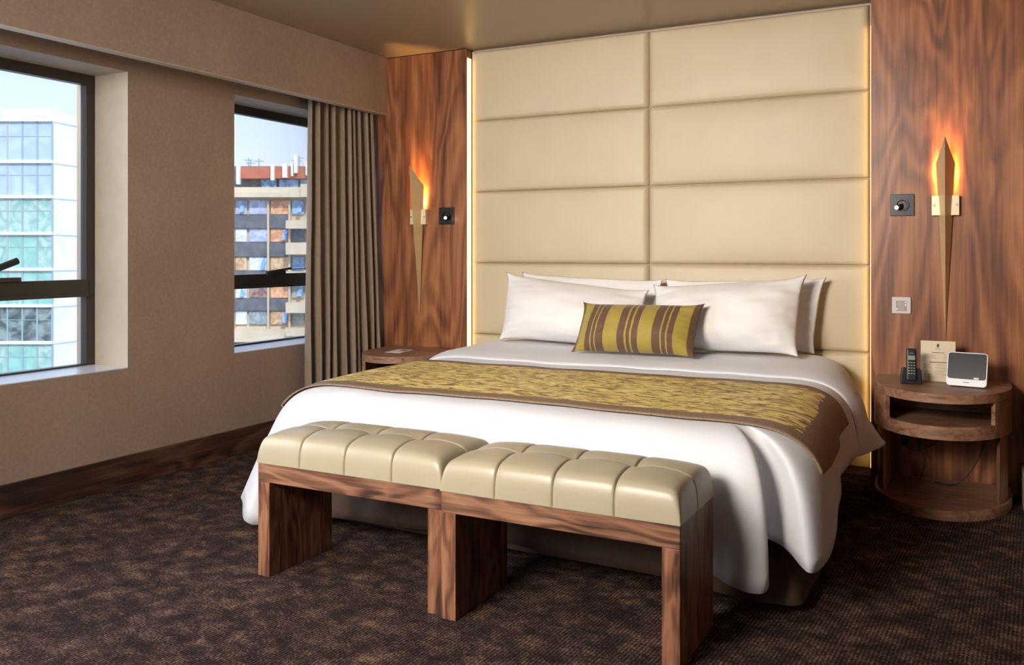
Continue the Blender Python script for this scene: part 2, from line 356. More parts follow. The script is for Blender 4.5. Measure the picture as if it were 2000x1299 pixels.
# the outer stretch of each opening beyond the frame, tan render
b = MB()
for a, c in WINS:
    b.box(-4.095, -4.001, c-.001, c+.05, ZS-.05, ZW+.05); b.box(-4.095, -4.001, a-.05, a+.001, ZS-.05, ZW+.05)
    b.box(-4.095, -4.001, a-.05, c+.05, ZW, ZW+.05)
b.build('outer_reveal', M['tan_out'], ob)
b = MB(); b.box(-4.1, .205, D+.09, 5.0, 0, ZC)
wb = b.build('wall_back', M['wall']); tag(wb, 'back wall behind the bed clad in walnut panels', 'wall', kind='structure')
XP, XM, XR = -2.8287, -1.6465, -.4638
boxo('wood_panel', M['wall_wood'], wb, XW, XP, D, D+.09, 0, ZC-.004, bevel=.002)
boxo('wood_panel', M['wall_wood'], wb, XR, .205, D, D+.09, 0, ZC-.004, bevel=.002)
b = MB(); b.box(.205, .40, 3.2, 5.0, 0, ZC)
wr = b.build('wall_right', M['wall_wood']); tag(wr, 'short wood clad return wall at the right end of the bed wall', 'wall', kind='structure')
boxo('baseboard_right', plain('pale_skirting_paint', (.55, .45, .34), .5, var=.03), None, .193, .205, 3.2, D, 0, .153)
tag(bpy.data.objects['baseboard_right'], 'pale skirting board at the foot of the right return wall', 'baseboard', kind='structure')
b = MB(); b.box(-4.1, 3.0, -2.72, -2.6, 0, ZC); tag(b.build('wall_front', M['wall']), 'beige wall behind the camera', 'wall', kind='structure')
b = MB(); b.box(3.0, 3.12, -2.6, 5.0, 0, ZC); b.box(.40, 3.0, 3.2, 3.3, 0, ZC); tag(b.build('wall_side', M['wall']), 'beige side wall beside the camera', 'wall', kind='structure')
b = MB(); b.box(XW, XW+.018, -2.6, 4.6, 0, .147); tag(b.build('baseboard_left', M['wood_y'], bevel=.003), 'dark walnut skirting board along the window wall', 'baseboard', kind='structure')
b = MB(); b.box(XS-.058, XS, -2.6, D, 2.0606, ZC)
tag(b.build('trim_1', M['wall'], bevel=.002), 'deep beige pelmet board hanging from the ceiling in front of the window wall', 'pelmet', kind='structure')
boxo('lower_edge', M['reveal'], bpy.data.objects['trim_1'], XS-.058, XS-.0005, -2.6, D-.001, 2.0570, 2.0606)  # paler strip: daylight gleam on the pelmet underside put into its colour
# ------------------------------------------------------------------ windows
def window(n, y0, y1, handle):
    e = empty('window_%d' % n, (-3.97, (y0+y1)/2, ZS), 0, kind='structure')
    e['label'] = ['two pane bronze framed window at the left edge of the wall', 'two pane bronze framed window half covered by the curtain', 'bronze framed window beside the camera'][n-1]
    e['category'] = 'window'
    W = (y1-y0)/2; H = ZW-ZS
    b = MB(); fx0, fx1 = -.03, .015
    b.box(fx0, fx1, -W, -W+.05, .012, H-.05); b.box(fx0, fx1, W-.05, W, .012, H-.05); b.box(fx0, fx1, -W, W, H-.052, H); b.box(fx0, fx1, -W, W, 0, .014)
    b.build('window_frame', M['bronze'], e, bevel=.002)
    b = MB(); b.box(fx0, fx1+.012, -W+.05, W-.05, .352, .438); b.box(fx0, fx1+.018, -W+.05, W-.05, .352, .372)
    b.build('transom', M['bronze'], e, bevel=.002)
    for z0, z1 in ((.014, .352), (.438, H-.052)):
        boxo('glass_pane', M['glass'], e, -.012, -.008, -W+.045, W-.045, z0, z1)
    s = MB(); s.box(.016, .2575, -W+.001, W-.001, .001, .006); s.build('window_sill', M['sill'], e)
    h = empty('stay_arm_holder'); h.parent = e; bpy.data.objects.remove(h)
    yh = handle-(y0+y1)/2
    a = boxo('window_stay', M['dark_metal'], e, .02, .045, yh-.10, yh+.06, .438, .458, bevel=.003)
    b = MB()
    if n == 2:
        b.tube([(.05, yh-.10, .450), (.05, yh+.10, .472)], .007); b.box(.040, .056, yh-.115, yh-.07, .425, .45)
        b.box(.040, .048, yh+.08, yh+.36, .462, .468)
    else:
        b.tube([(.045, yh-.22, .44), (.06, yh+.03, .535)], .016); b.tube([(.03, yh-.24, .46), (.04, yh-.06, .53)], .010)
    b.build('arm', M['dark_metal'], a)
    return e
window(1, *WINS[0], 2.52); window(2, *WINS[1], 4.30); window(3, *WINS[2], 1.0)

# ------------------------------------------------------------------ outside
yaw = .4825
def outside_root(name, fwd, label, cat):
    # building's own frame: X across its facade, Y away from us; the facade faces the hotel
    p = Vector((-math.sin(yaw), math.cos(yaw), 0))*fwd
    return empty(name, (p.x, p.y, -22), yaw, label, cat)
b = MB(); b.box(-260, -4.6, -120, 260, -22.5, -22); tag(b.build('ground', plain('street_asphalt', (.20, .20, .20), .9, var=.2, vscale=.05)), 'distant street level between the buildings', 'ground', kind='structure')
def glasspanel(name, c1, c2, sc=.4, rough=.15):
    m, n, b = newmat(name); L = n.links.new; tc = N(n, 'ShaderNodeTexCoord')
    ns = N(n, 'ShaderNodeTexNoise'); ns.inputs['Scale'].default_value = sc; ns.inputs['Detail'].default_value = 3; ns.inputs['Distortion'].default_value = 1.5
    L(tc.outputs['Object'], ns.inputs['Vector']); r = N(n, 'ShaderNodeValToRGB'); L(ns.outputs['Fac'], r.inputs[0])
    r.color_ramp.elements[0].position = .38; r.color_ramp.elements[0].color = (*c1, 1); r.color_ramp.elements[1].position = .6; r.color_ramp.elements[1].color = (*c2, 1)
    L(r.outputs[0], b.inputs['Base Color']); b.inputs['Roughness'].default_value = rough; b.inputs['Specular IOR Level'].default_value = .5
    return m
GP = {'blue': glasspanel('blue_grey_facade_glass', (.34, .42, .52), (.40, .48, .58)), 'green': glasspanel('green_facade_glass', (.20, .38, .32), (.38, .50, .43), .6),
      'dark': glasspanel('dark_reflecting_glass', (.05, .075, .075), (.22, .27, .25), .5), 'teal': glasspanel('teal_facade_glass', (.19, .40, .33), (.27, .48, .41), .5),  # dark glass: reflections put into its mottled colour
      'pale': glasspanel('pale_side_glass', (.66, .76, .73), (.74, .82, .80))}
M['bwhite'] = plain('white_cladding', (.66, .66, .645), .6, var=.02, vscale=.3)
M['mullion'] = plain('grey_mullion', (.26, .33, .35), .5, var=.05)
ob = outside_root('office_building', 84.0, 'white office block with bands of blue and green glass seen through the left window', 'building')
k = 84/1725.0
def ux(u): return (u-1000)*k
def vz(v): return 22+1.15+(492.5-v)*k
XA, XB, XC, XD = ux(102), ux(133), ux(133)+2.2, ux(240)
# solid white body behind glass, with the flush wall on the right of the chamfer
b = MB(); b.prism([(ux(-250), .35), (XA-.1, .35), (XB+.15, 6.3), (XB+.15, 5.7), (XD, 5.7), (XD, 26), (ux(-250), 26)], 0, vz(233)); b.build('wall', M['bwhite'], ob)
slabs = [233, 316, 384.5, 456, 526, 597, 669, 742, 815, 890]
b = MB()
for i, v in enumerate(slabs):
    z = vz(v); t = .28 if i else .45
    b.prism([(ux(-250), -.25), (XA, -.25), (XB+.2, 5.6), (XB+.2, 6.3), (XA, .5), (ux(-250), .5)], z-t/2, z+t/2)
b.build('floor_slab', M['bwhite'], ob)
cols = ['blue', 'blue', 'green', 'teal', 'teal', 'dark', 'teal', 'green', 'teal']
MUL = [102]
u = 102
while u > -200: u -= 29; MUL.append(u)
for i in range(len(slabs)-1):
    z1, z0 = vz(slabs[i])-.1, vz(slabs[i+1])+.1
    for j in range(7):
        x1, x0 = ux(MUL[j])-.06, ux(MUL[j+1])+.06
        key = cols[i]
        if key == 'teal' and (j+i) % 3 == 0: key = 'green'
        boxo('window', GP[key], ob, x0, x1, 0, .2, z0, z1)
    b = MB(); b.prism([(XA, .0), (XB+.1, 5.85), (XB+.1, 6.2), (XA, .35)], z0, z1); b.build('window', GP['pale'], ob)
b = MB()
for u in MUL: b.box(ux(u)-.07, ux(u)+.07, -.06, .1, 0, vz(240))
b.build('mullion', M['mullion'], ob)
b = MB()
for i in range(9):
    zz = (vz(slabs[i])+vz(slabs[i+1]))/2+.4
    b.box(ux(-250), XA, -.03, .05, zz-.03, zz+.03)
b.build('glazing_bar', M['mullion'], ob)
b = MB(); b.box(ux(-60), ux(41), 6, 14, vz(233), vz(206)+.4); b.box(ux(-60), ux(36), 5.6, 14.2, vz(209), vz(204)+.5)
pent = b.build('roof_housing', M['bwhite'], ob)
for a, c in ((-24, 6), (9, 31)): boxo('louvre', M['mullion'], pent, ux(a), ux(c), 5.75, 6.1, vz(229)+.5, vz(218)+.4)

M['stone'] = plain('sunlit_beige_stone', (.56, .45, .31), .8, var=.08, vscale=.6)  # the stone's own beige, mottled at random
M['spandrel'] = plain('dark_grey_spandrel', (.12, .12, .125), .5, var=.25, vscale=1.2)
M['brick'] = plain('brick_red_parapet', (.42, .13, .07), .8, var=.12, vscale=.8)
M['chimney'] = plain('pale_chimney', (.72, .66, .58), .8, var=.05)
PA = {n_: glasspanel('pane_'+n_, a, c, 1.2, .35) for n_, a, c in (('lilac', (.30, .34, .52), (.50, .50, .60)), ('blue', (.10, .22, .42), (.30, .45, .68)), ('orange', (.55, .25, .12), (.78, .46, .28)),
      ('grey', (.20, .24, .24), (.34, .38, .36)), ('amber', (.45, .26, .12), (.62, .45, .28)), ('white', (.50, .52, .56), (.72, .72, .72)), ('navy', (.04, .07, .12), (.10, .15, .20)), ('brown', (.16, .09, .08), (.34, .22, .19)))}
F2 = 94.0
ob = outside_root('apartment_building', F2, 'beige and grey apartment block with colourful windows and red rooftop seen through the right window', 'building')
k = F2/1725.0
b = MB(); b.box(ux(420), ux(760), .6, 16, 0, vz(366)); b.build('wall', M['stone'], ob)
rows = [(391, 418), (447, 472), (502, 528), (557, 582), (608, 634), (672, 700), (730, 756), (788, 812), (845, 870), (900, 925)]
colu = [(423, 452), (458, 480), (485, 521), (527, 562), (569, 592), (596, 612), (618, 650), (656, 690), (696, 730)]
pick = {(0, 1): 'lilac', (0, 2): 'lilac', (0, 3): 'orange', (0, 4): 'blue', (0, 5): 'amber', (1, 1): 'white', (1, 2): 'lilac', (1, 3): 'orange', (1, 4): 'navy', (1, 5): 'brown',
        (2, 1): 'amber', (2, 2): 'white', (2, 3): 'amber', (2, 4): 'blue', (2, 5): 'grey', (3, 1): 'white', (3, 2): 'brown', (3, 3): 'orange', (3, 4): 'grey', (3, 5): 'grey',
        (4, 1): 'white', (4, 2): 'grey', (4, 3): 'amber', (4, 4): 'grey', (4, 5): 'grey'}
alln = list(PA)
for i, (va, vb) in enumerate(rows):
    for j, (ua, ub) in enumerate(colu):
        key = pick.get((i, j), alln[(i*5+j*3) % 8])
        boxo('window', PA[key], ob, ux(ua), ux(ub), .35, .62, vz(vb), vz(va))
        if (i+j) % 3 == 1:   # an opened casement leaning out
            b = MB(); x0 = ux(ub-8); b.add([(x0, .33, vz(va)), (ux(ub-1), .33, vz(va)), (ux(ub-3), -.25, vz(vb)+.2), (x0-.2, -.25, vz(vb)+.2),
                   (x0, .37, vz(va)), (ux(ub-1), .37, vz(va)), (ux(ub-3), -.21, vz(vb)+.2), (x0-.2, -.21, vz(vb)+.2)],
                  [(0, 1, 2, 3), (7, 6, 5, 4), (0, 4, 5, 1), (1, 5, 6, 2), (2, 6, 7, 3), (3, 7, 4, 0)])
            b.build('casement', PA['blue'], ob)
for i in range(9):
    a, c = rows[i][1]+1, rows[i+1][0]-1
    if i == 4: continue
    boxo('spandrel', M['spandrel'], ob, ux(420), ux(565), .15, .62, vz(c), vz(a))
boxo('belt_course', M['stone'], ob, ux(420), ux(760), -.2, .62, vz(668), vz(643))
b = MB()
for u in (455, 523.5, 565): b.box(ux(u)-.09, ux(u)+.09, -.02, .62, 0, vz(392))
b.build('pilaster', M['stone'], ob)
for va, vb in ((431, 447), (474, 497), (590, 610), (530, 545), (640, 655)):
    boxo('balcony', M['stone'], ob, ux(563), ux(615), -1.1, .62, vz(vb), vz(va))
b = MB(); b.box(ux(416), ux(760), -.35, .7, vz(378), vz(366)); b.box(ux(416), ux(760), -.8, .7, vz(386), vz(377)); b.box(ux(592), ux(612), -1.2, .7, vz(386), vz(361))
b.build('cornice', M['stone'], ob)
b = MB(); b.box(ux(440), ux(740), 2.6, 14, vz(367), vz(320)); b.build('roof_storey', M['spandrel'], ob)
for ua, ub in ((498, 528), (534, 572), (576, 612)): boxo('window', PA['blue'], ob, ux(ua), ux(ub), 2.4, 2.62, vz(365), vz(347))
b = MB(); b.box(ux(459), ux(740), 1.6, 2.7, vz(346), vz(323)); b.build('parapet', M['brick'], ob)
for ua, ub, vt, vb in ((455, 461, 322, 358), (523, 529, 320, 350), (546, 555, 318, 345), (563, 567, 316, 342), (569, 575, 300, 336), (592, 597, 312, 340), (604, 609, 316, 345)):
    boxo('chimney', M['chimney'], ob, ux(ua), ux(ub), 1.1, 1.7, vz(vb), vz(vt))
b = MB(); b.box(ux(576), ux(620), 4, 9, vz(325), vz(307)); b.build('roof_housing', M['chimney'], ob)
b = MB()
for u, vt in ((469, 302), (473, 308), (490, 304), (566, 303), (571, 298), (602, 292)):
    b.tube([(ux(u), 3, vz(330)), (ux(u), 3, vz(vt))], .07, 6)
    b.tube([(ux(u)-.5, 3, vz(vt+5)), (ux(u)+.5, 3, vz(vt+5))], .05, 6)
b.sphere((ux(602), 3, vz(294)), .32, 8)
b.build('antenna', M['mullion'], ob)

# ------------------------------------------------------------------ headboard
hb = empty('headboard', (XM, D+.09, 0), 0, 'tall cream padded wall headboard of stitched rectangular pads behind the bed', 'headboard')
boxo('backing', M['pad'], hb, XP-XM+.004, XR-XM-.004, -.028, 0, .05, ZC-.014)
rowz = [.19, .636, 1.082, 1.528, 1.9755, 2.414]
def pad(x0, x1, z0, z1, proud):
    nx, nz = 40, 22; W = (x1-x0)/2; Hh = (z1-z0)/2; rows = []
    def f(a): return math.sin(a*math.pi/2)*.5+a*.5 if abs(a) < 1 else a
    for j in range(nz+1):
        row = []
        for i in range(nx+1):
            a = f(-1+2*i/nx); c = f(-1+2*j/nz)
            ex = (1-abs(a))*W; ez = (1-abs(c))*Hh
            d = min(1, ex/.020); d2 = min(1, ez/.014)
            h = math.sqrt(max(0, 1-(1-d)**2))*math.sqrt(max(0, 1-(1-d2)**2))
            h = .022*h+.016*(1-a**4)*(1-c**4)
            row.append((x0+W+a*W, -.034-h-proud, z0+Hh+c*Hh))
        rows.append(row)
    b = MB(); b.grid(rows)
    # skirt closing to the backing
    e = rows[0]+[r[-1] for r in rows[1:]]+rows[-1][::-1][1:]+[r[0] for r in rows[::-1][1:-1]]
    b.grid([e, [(p[0], -.02, p[2]) for p in e]], closed=True)
    o = b.build('pad', M['pad'], hb, smooth=True); return o
for r in range(5):
    z0, z1 = rowz[r]+.0015, rowz[r+1]-.0015
    pad(XP-XM+.024, -.0025, z0, z1, .004); pad(.0025, XR-XM-.012, z0, z1, 0)
boxo('led_strip', M['led'], hb, XP-XM+.001, XP-XM+.004, -.086, -.040, .06, ZC-.06)
boxo('led_strip', M['led'], hb, XR-XM-.0018, XR-XM-.001, -.086, -.060, .06, ZC-.14)

# ------------------------------------------------------------------ wall sconces and reading lights
def sconce():
    e = empty('wall_sconce'); t = MB()
    T = (0, -.128, 1.700); B = (0, -.006, .732); WL = (-.042, -.022, 1.578); WR = (.042, -.022, 1.578)
    t.add([T, B, WL, WR], [(0, 1, 2), (0, 3, 1)]); s = t.build('shade', M['brass'], e, recalc=False); solid(s, .003, 1)
    b = MB(); b.box(-.060, .060, -.030, 0, 1.328, 1.425); br = b.build('bracket', M['brass_light'], e, bevel=.0015)
    for sx in (-1, 1):
        b = MB(); b.tube([(sx*.050, -.030, 1.378), (sx*.050, -.034, 1.378)], .005, 12); b.build('screw', M['grey_metal'], br)
    b = MB(); b.sphere((0, -.028, 1.444), .015); b.build('lamp', M['warm_glow'], e, smooth=True)
    return e
s1 = sconce(); s1.location = (-.125, D, 0); tag(s1, 'folded brass dagger shaped wall sconce above the right nightstand', 'wall lamp')
s2 = copy_tree(s1); s2.location = (-3.177, D, 0); tag(s2, 'folded brass dagger shaped wall sconce beside the curtain', 'wall lamp')
for x in (-.125, -3.177):
    light('sconce_light', 'SPOT', (x, D-.050, 1.462), 30, (1.0, .48, .15), target=(x, D-.012, 2.3), spot_size=2.3, spot_blend=.6, shadow_soft_size=.018)
    light('sconce_light', 'POINT', (x, D-.045, 1.475), 3.0, (1.0, .48, .14), shadow_soft_size=.02)
def reading():
    e = empty('reading_light')
    b = MB(); b.box(-.055, .055, -.008, 0, -.054, .054); b.build('wall_plate', M['black'], e, bevel=.002)
    b = MB(); rows = [[(r*math.cos(a), y, r*math.sin(a)) for a in [2*math.pi*i/28 for i in range(28)]] for r, y in ((.030, -.007), (.030, -.018), (.024, -.018), (.021, -.009), (.0005, -.009))]
    b.grid(rows, True); b.build('socket_ring', M['black'], e, smooth=False)
    b = MB(); b.tube([(-.002, -.008, -.002), (-.012, -.035, -.010), (-.021, -.05, -.014)], [.009, .011, .012], 14); h = b.build('lamp_head', M['black'], e, smooth=True)
    b = MB(); b.sphere((-.0225, -.055, -.0145), .0085); b.build('bulb', M['led_white'], h, smooth=True)
    return e
r1 = reading(); r1.location = (-.318, D, 1.384); tag(r1, 'square black reading light plate with lit spot left of the right sconce', 'reading light')
r2 = copy_tree(r1); r2.location = (-2.974, D, 1.380); r2.scale = (-1, 1, 1); tag(r2, 'square black reading light plate with lit spot right of the left sconce', 'reading light')
e = empty('light_switch', (-.322, D, .886), 0, 'square white touch switch with small blue lights on the wood panel', 'switch')
boxo('switch_plate', M['switch_face'], e, -.043, .043, -.010, 0, -.041, .041, bevel=.002)
b = MB(); b.box(-.024, .024, -.0112, -.009, -.028, .023); kf = b.build('key_field', M['switch_grey'], e)
for x, z in ((.019, .016), (.019, .002), (-.021, -.018)): boxo('indicator', M['switch_blue'], kf, x-.003, x+.003, -.0125, -.011, z-.0028, z+.0028)
b = MB()
for z in (.016, .009, .002, -.006, -.014, -.021): b.box(-.018, .012, -.0118, -.0108, z-.0008, z+.0008)
b.build('marking', M['switch_face'], kf)

# ------------------------------------------------------------------ curtain
def catmull(P, n):
    out = []
    for i in range(len(P)-1):
        p0 = P[max(i-1, 0)]; p1 = P[i]; p2 = P[i+1]; p3 = P[min(i+2, len(P)-1)]
        for j in range(n):
            t = j/n; out.append(tuple(.5*((2*b_)+(-a+c)*t+(2*a-5*b_+4*c-d)*t*t+(-a+3*b_-3*c+d)*t**3) for a, b_, c, d in zip(p0, p1, p2, p3)))
    out.append(tuple(P[-1])); return out
def curtain():
    rows = []; nu = 300; nz = 40
    for j in range(nz+1):
        t = j/nz; z = 2.30*(1-t)+.012*t
        g = t
        row = []
        for i in range(nu+1):
            s = i/nu
            # plan path: from the window end (far left in view) to the corner by the wood panel
            y0 = 4.235+.50*s - .035*g*(1-s)
            x0 = -3.615+.085*s+ g*(.015+.085*s**1.5)
            ph = s*2*math.pi*9.5 + 1.6*math.sin(s*8+.4)+1.0*math.sin(s*19+1)+.9*g*math.sin(s*15+2.2)+ .6*math.sin(g*2.8+s*11)
            amp = (.024+.016*math.sin(s*13+.7)**2)*(.72+.45*g)
            w_ = math.sin(ph)
            x = x0+amp*(w_+.30*math.sin(2*ph+.8+g)+.16*math.sin(3.1*ph+s*20)); y = y0+.013*math.cos(ph)*(1+g*.3)
            x += .004*math.sin(z*5+s*40)*g
            row.append((x, min(y, D-.012), z))
        rows.append(row)
    b = MB(); b.grid(rows); o = b.build('curtain', M['curtain'], smooth=True); solid(o, .003); return o
tag(curtain(), 'taupe pleated floor length curtain hanging in the corner beside the window', 'curtain')

# ------------------------------------------------------------------ bed
bed = empty('bed', (-1.62, 3.82, 0), 0, 'king size bed base and mattress with brown valance under the white bedding', 'bed')
def bl(o):  # world coordinates -> child of the bed
    o.location = (1.62, -3.82, 0); o.parent = bed; return o
bl(boxo('base', M['valance'], None, -2.56, -.68, 2.96, 4.76, .02, .30, bevel=.01))
bl(boxo('mattress', M['white_sheet'], None, -2.56, -.68, 2.96, 4.76, .302, .53, bevel=.05, seg=4))
def loop_loft(keys_top, keys_bot, n, wav, rows_n=8):
    T = catmull(keys_top, n); Bm = catmull(keys_bot, n); rows = []
    for j in range(rows_n+1):
        t = j/rows_n; row = []
        for i, (p, q) in enumerate(zip(T, Bm)):
            v = Vector(p).lerp(Vector(q), t); v += wav(i, t); row.append(v)
        rows.append(row)
    return rows
kt = [(-2.58, 4.76, .31), (-2.58, 4.0, .31), (-2.58, 3.3, .31), (-2.58, 2.95, .31), (-2.2, 2.93, .31), (-1.6, 2.93, .31), (-1.0, 2.93, .31), (-.67, 2.94, .31), (-.66, 3.3, .31), (-.66, 4.0, .31), (-.66, 4.76, .31)]
kb = [(-2.60, 4.76, .05), (-2.62, 4.0, .06), (-2.62, 3.3, .06), (-2.64, 2.90, .04), (-2.2, 2.86, .07), (-1.6, 2.88, .075), (-1.0, 2.86, .06), (-.575, 2.865, .035), (-.47, 3.06, .04), (-.54, 4.0, .06), (-.60, 4.76, .05)]
b = MB(); b.grid(loop_loft(kt, kb, 14, lambda i, t: Vector((.006*math.sin(i*.55), .006*math.cos(i*.45), .004*math.sin(i*.3)))*t))
o_ = b.build('valance', M['valance'], None, smooth=True); solid(o_, .004); bl(o_)

def zt(x, y):
    z = .574+.012*(y-2.9)
    z += .012*noise.noise(Vector((x*1.1, y*1.1, 3)))+.005*noise.noise(Vector((x*4, y*3, 9)))
    return z
# keys: (E.x, E.y), (H.x, H.y, H.z), bulge of the shoulder
K = [((-2.46, 4.74), (-2.72, 4.74, .25), .75), ((-2.46, 4.3), (-2.75, 4.3, .22), .75), ((-2.46, 3.8), (-2.77, 3.8, .18), .8), ((-2.46, 3.35), (-2.80, 3.35, .15), .8),
     ((-2.44, 3.08), (-2.86, 3.04, .11), .7, .15), ((-2.40, 3.0), (-2.87, 2.91, .08), .55, .30), ((-2.34, 2.97), (-2.77, 2.79, .085), .55, .30), ((-2.28, 2.96), (-2.69, 2.73, .035), .6, .25), ((-2.2, 2.96), (-2.60, 2.77, .03), .8),
     ((-2.12, 2.96), (-2.47, 2.82, .17), .8), ((-2.02, 2.96), (-2.30, 2.83, .33), .8), ((-1.90, 2.96), (-2.02, 2.80, .36), .8), ((-1.70, 2.95), (-1.70, 2.79, .36), .8), ((-1.35, 2.95), (-1.35, 2.79, .36), .8), ((-1.05, 2.95), (-1.02, 2.79, .32), .8),
     ((-.90, 2.95), (-.84, 2.77, .20), .8), ((-.82, 2.96), (-.70, 2.75, .12), .8), ((-.77, 2.97), (-.60, 2.74, .10), .8), ((-.745, 2.98), (-.555, 2.77, .12), .8),
     ((-.735, 2.995), (-.60, 2.88, .22), .75), ((-.725, 3.01), (-.545, 2.90, .21), .75), ((-.715, 3.03), (-.47, 2.84, .165), .8), ((-.71, 3.07), (-.43, 2.90, .175), .85), ((-.705, 3.14), (-.41, 3.02, .20), .9),
     ((-.70, 3.3), (-.415, 3.25, .25), .9), ((-.70, 3.5), (-.435, 3.48, .28), .9), ((-.70, 3.75), (-.445, 3.75, .29), .85), ((-.70, 4.1), (-.46, 4.1, .30), .85), ((-.72, 4.45), (-.50, 4.45, .30), .85), ((-.74, 4.74), (-.55, 4.74, .32), .85)]
NS = 12
Ek = catmull([k_[0] for k_ in K], NS); Hk = catmull([k_[1] for k_ in K], NS); Bk = catmull([(k_[2], k_[3] if len(k_) > 3 else .0) for k_ in K], NS)
NP = len(Ek)
SL = [0]
for a_, b_ in zip(Hk, Hk[1:]): SL.append(SL[-1]+math.hypot(a_[0]-b_[0], a_[1]-b_[1]))
def bez(p0, p1, p2, p3, t): return p0*(1-t)**3+p1*3*t*(1-t)**2+p2*3*t*t*(1-t)+p3*t**3
skirt = []
TN = 22
for j in range(TN+1):
    t = j/TN; row = []
    for i in range(NP):
        E_ = Vector((Ek[i][0], Ek[i][1], zt(*Ek[i]))); H_ = Vector(Hk[i]); bl_ = Bk[i][0]
        d = Vector((H_.x-E_.x, H_.y-E_.y, 0)); dn = d.normalized()
        P1 = E_+d*bl_; P2 = Vector((H_.x, H_.y, 0))-dn*.015-d*Bk[i][1]; P2.z = E_.z-.30*(E_.z-H_.z)
        p = bez(E_, P1, P2, H_, t)
        s_ = i/NS
        sl = SL[i]; wv_ = .012*math.sin(sl*5.5+1)+.007*math.sin(sl*11.3)+.003*math.sin(sl*21)
        p += dn*wv_*t**1.6
        row.append(p)
    skirt.append(row)
headn = 40
hl = [Vector((Ek[-1][0]+(Ek[0][0]-Ek[-1][0])*(i+1)/(headn+1), 4.74, 0)) for i in range(headn)]
C0 = Vector((-1.60, 3.85, 0))
top_rows = []
RN = 26
ring = [Vector((x, y, 0)) for x, y in Ek]+hl
for j in range(RN+1):
    k_ = 1-j/RN
    row = []
    for p in ring:
        q = C0+(p-C0)*max(k_, .004); q.z = zt(q.x, q.y); row.append(q)
    top_rows.append(row)
b = MB(); b.grid(skirt[::-1]); b.grid(top_rows, True)
b.add([top_rows[-1][i] for i in range(len(ring))], [tuple(range(len(ring)))])
duvet = b.build('duvet', M['white_sheet'], smooth=True)
tag(duvet, 'white duvet draped over the king size bed, hanging to the floor at the foot corners', 'duvet')
bm = bmesh.new(); bm.from_mesh(duvet.data)
bmesh.ops.recalc_face_normals(bm, faces=bm.faces)
# make sure outward is up
if sum(f.normal.z for f in bm.faces if f.calc_center_median().z > .55) < 0: bmesh.ops.reverse_faces(bm, faces=bm.faces)
bm.to_mesh(duvet.data)
bvh = BVHTree.FromBMesh(bm); bm.free()
solid(duvet, .016, -1)
# turned-back top end of the bedding
def section(y, off, zl, zr, steps=260):
    """outline of the duvet in the plane y, from the left hem height zl over the top to the right hem height zr"""
    pts = []
    for i in range(steps+1):
        a = math.radians(200-220*i/steps)
        o_ = Vector((-1.6, y, .20)); d = Vector((math.cos(a), 0, math.sin(a)))
        best = None; st = o_.copy()
        h = bvh.ray_cast(o_, d)
        while h[0] is not None:
            best = h; h = bvh.ray_cast(h[0]+d*.002, d)
        if best is None: continue
        nn = Vector((best[1].x, 0, best[1].z)); 
        if nn.length < .01: nn = d.copy()
        nn.normalize()
        if nn.dot(d) < 0: nn = -nn
        pts.append(best[0]+nn*off)
    # trim by height on both sides
    mid = len(pts)//2
    l = 0
    for i in range(mid, -1, -1):
        if pts[i].z < zl: l = i; break
    r = len(pts)-1
    for i in range(mid, len(pts)):
        if pts[i].z < zr: r = i; break
    return pts[l:r+1]
def resample(pts, n):
    L = [0]
    for a, b_ in zip(pts, pts[1:]): L.append(L[-1]+(b_-a).length)
    out = []; j = 0
    for i in range(n+1):
        s = L[-1]*i/n
        while j < len(L)-2 and L[j+1] < s: j += 1
        t = (s-L[j])/max(1e-9, L[j+1]-L[j]); out.append(pts[j].lerp(pts[j+1], min(1, max(0, t))))
    return out, L[-1]
rows = []; uvs = []; RW = .88; NY = 34; NXR = 200; length = None
for j in range(NY+1):
    f_ = j/NY; y = 2.965+RW*f_
    zl = .475; zr = .448+.0*f_
    pts, LL = resample(section(y, .009, zl, zr), NXR)
    # smooth small facets
    for _ in range(3): pts = [pts[0]]+[(pts[i-1]+pts[i]*2+pts[i+1])/4 for i in range(1, len(pts)-1)]+[pts[-1]]
    if length is None: length = LL
    rows.append([p+Vector((0, .006*math.sin(i/NXR*14+1), .0015*noise.noise(p*14))) for i, p in enumerate(pts)])
    uvs += [(length*i/NXR, RW*f_) for i in range(NXR+1)]
for _ in range(6):
    new = [r[:] for r in rows]
    for j in range(len(rows)):
        for i in range(1, NXR):
            a_ = rows[max(j-1, 0)][i]; c_ = rows[min(j+1, NY)][i]
            q = (rows[j][i-1]+rows[j][i+1]+rows[j][i]*2)/4; q2 = (a_+c_)/2
            new[j][i] = Vector(((q.x+q2.x)/2, rows[j][i].y, (q.z+q2.z)/2))
    rows = new
b = MB(); b.grid(rows)
run = b.build('bed_runner', runner_mat(length, RW), smooth=True, uv=uvs, recalc=False)
solid(run, .006, 0)
tag(run, 'gold leaf patterned bed runner with brown border laid across the duvet', 'bed runner')
rows = []
NY = 26
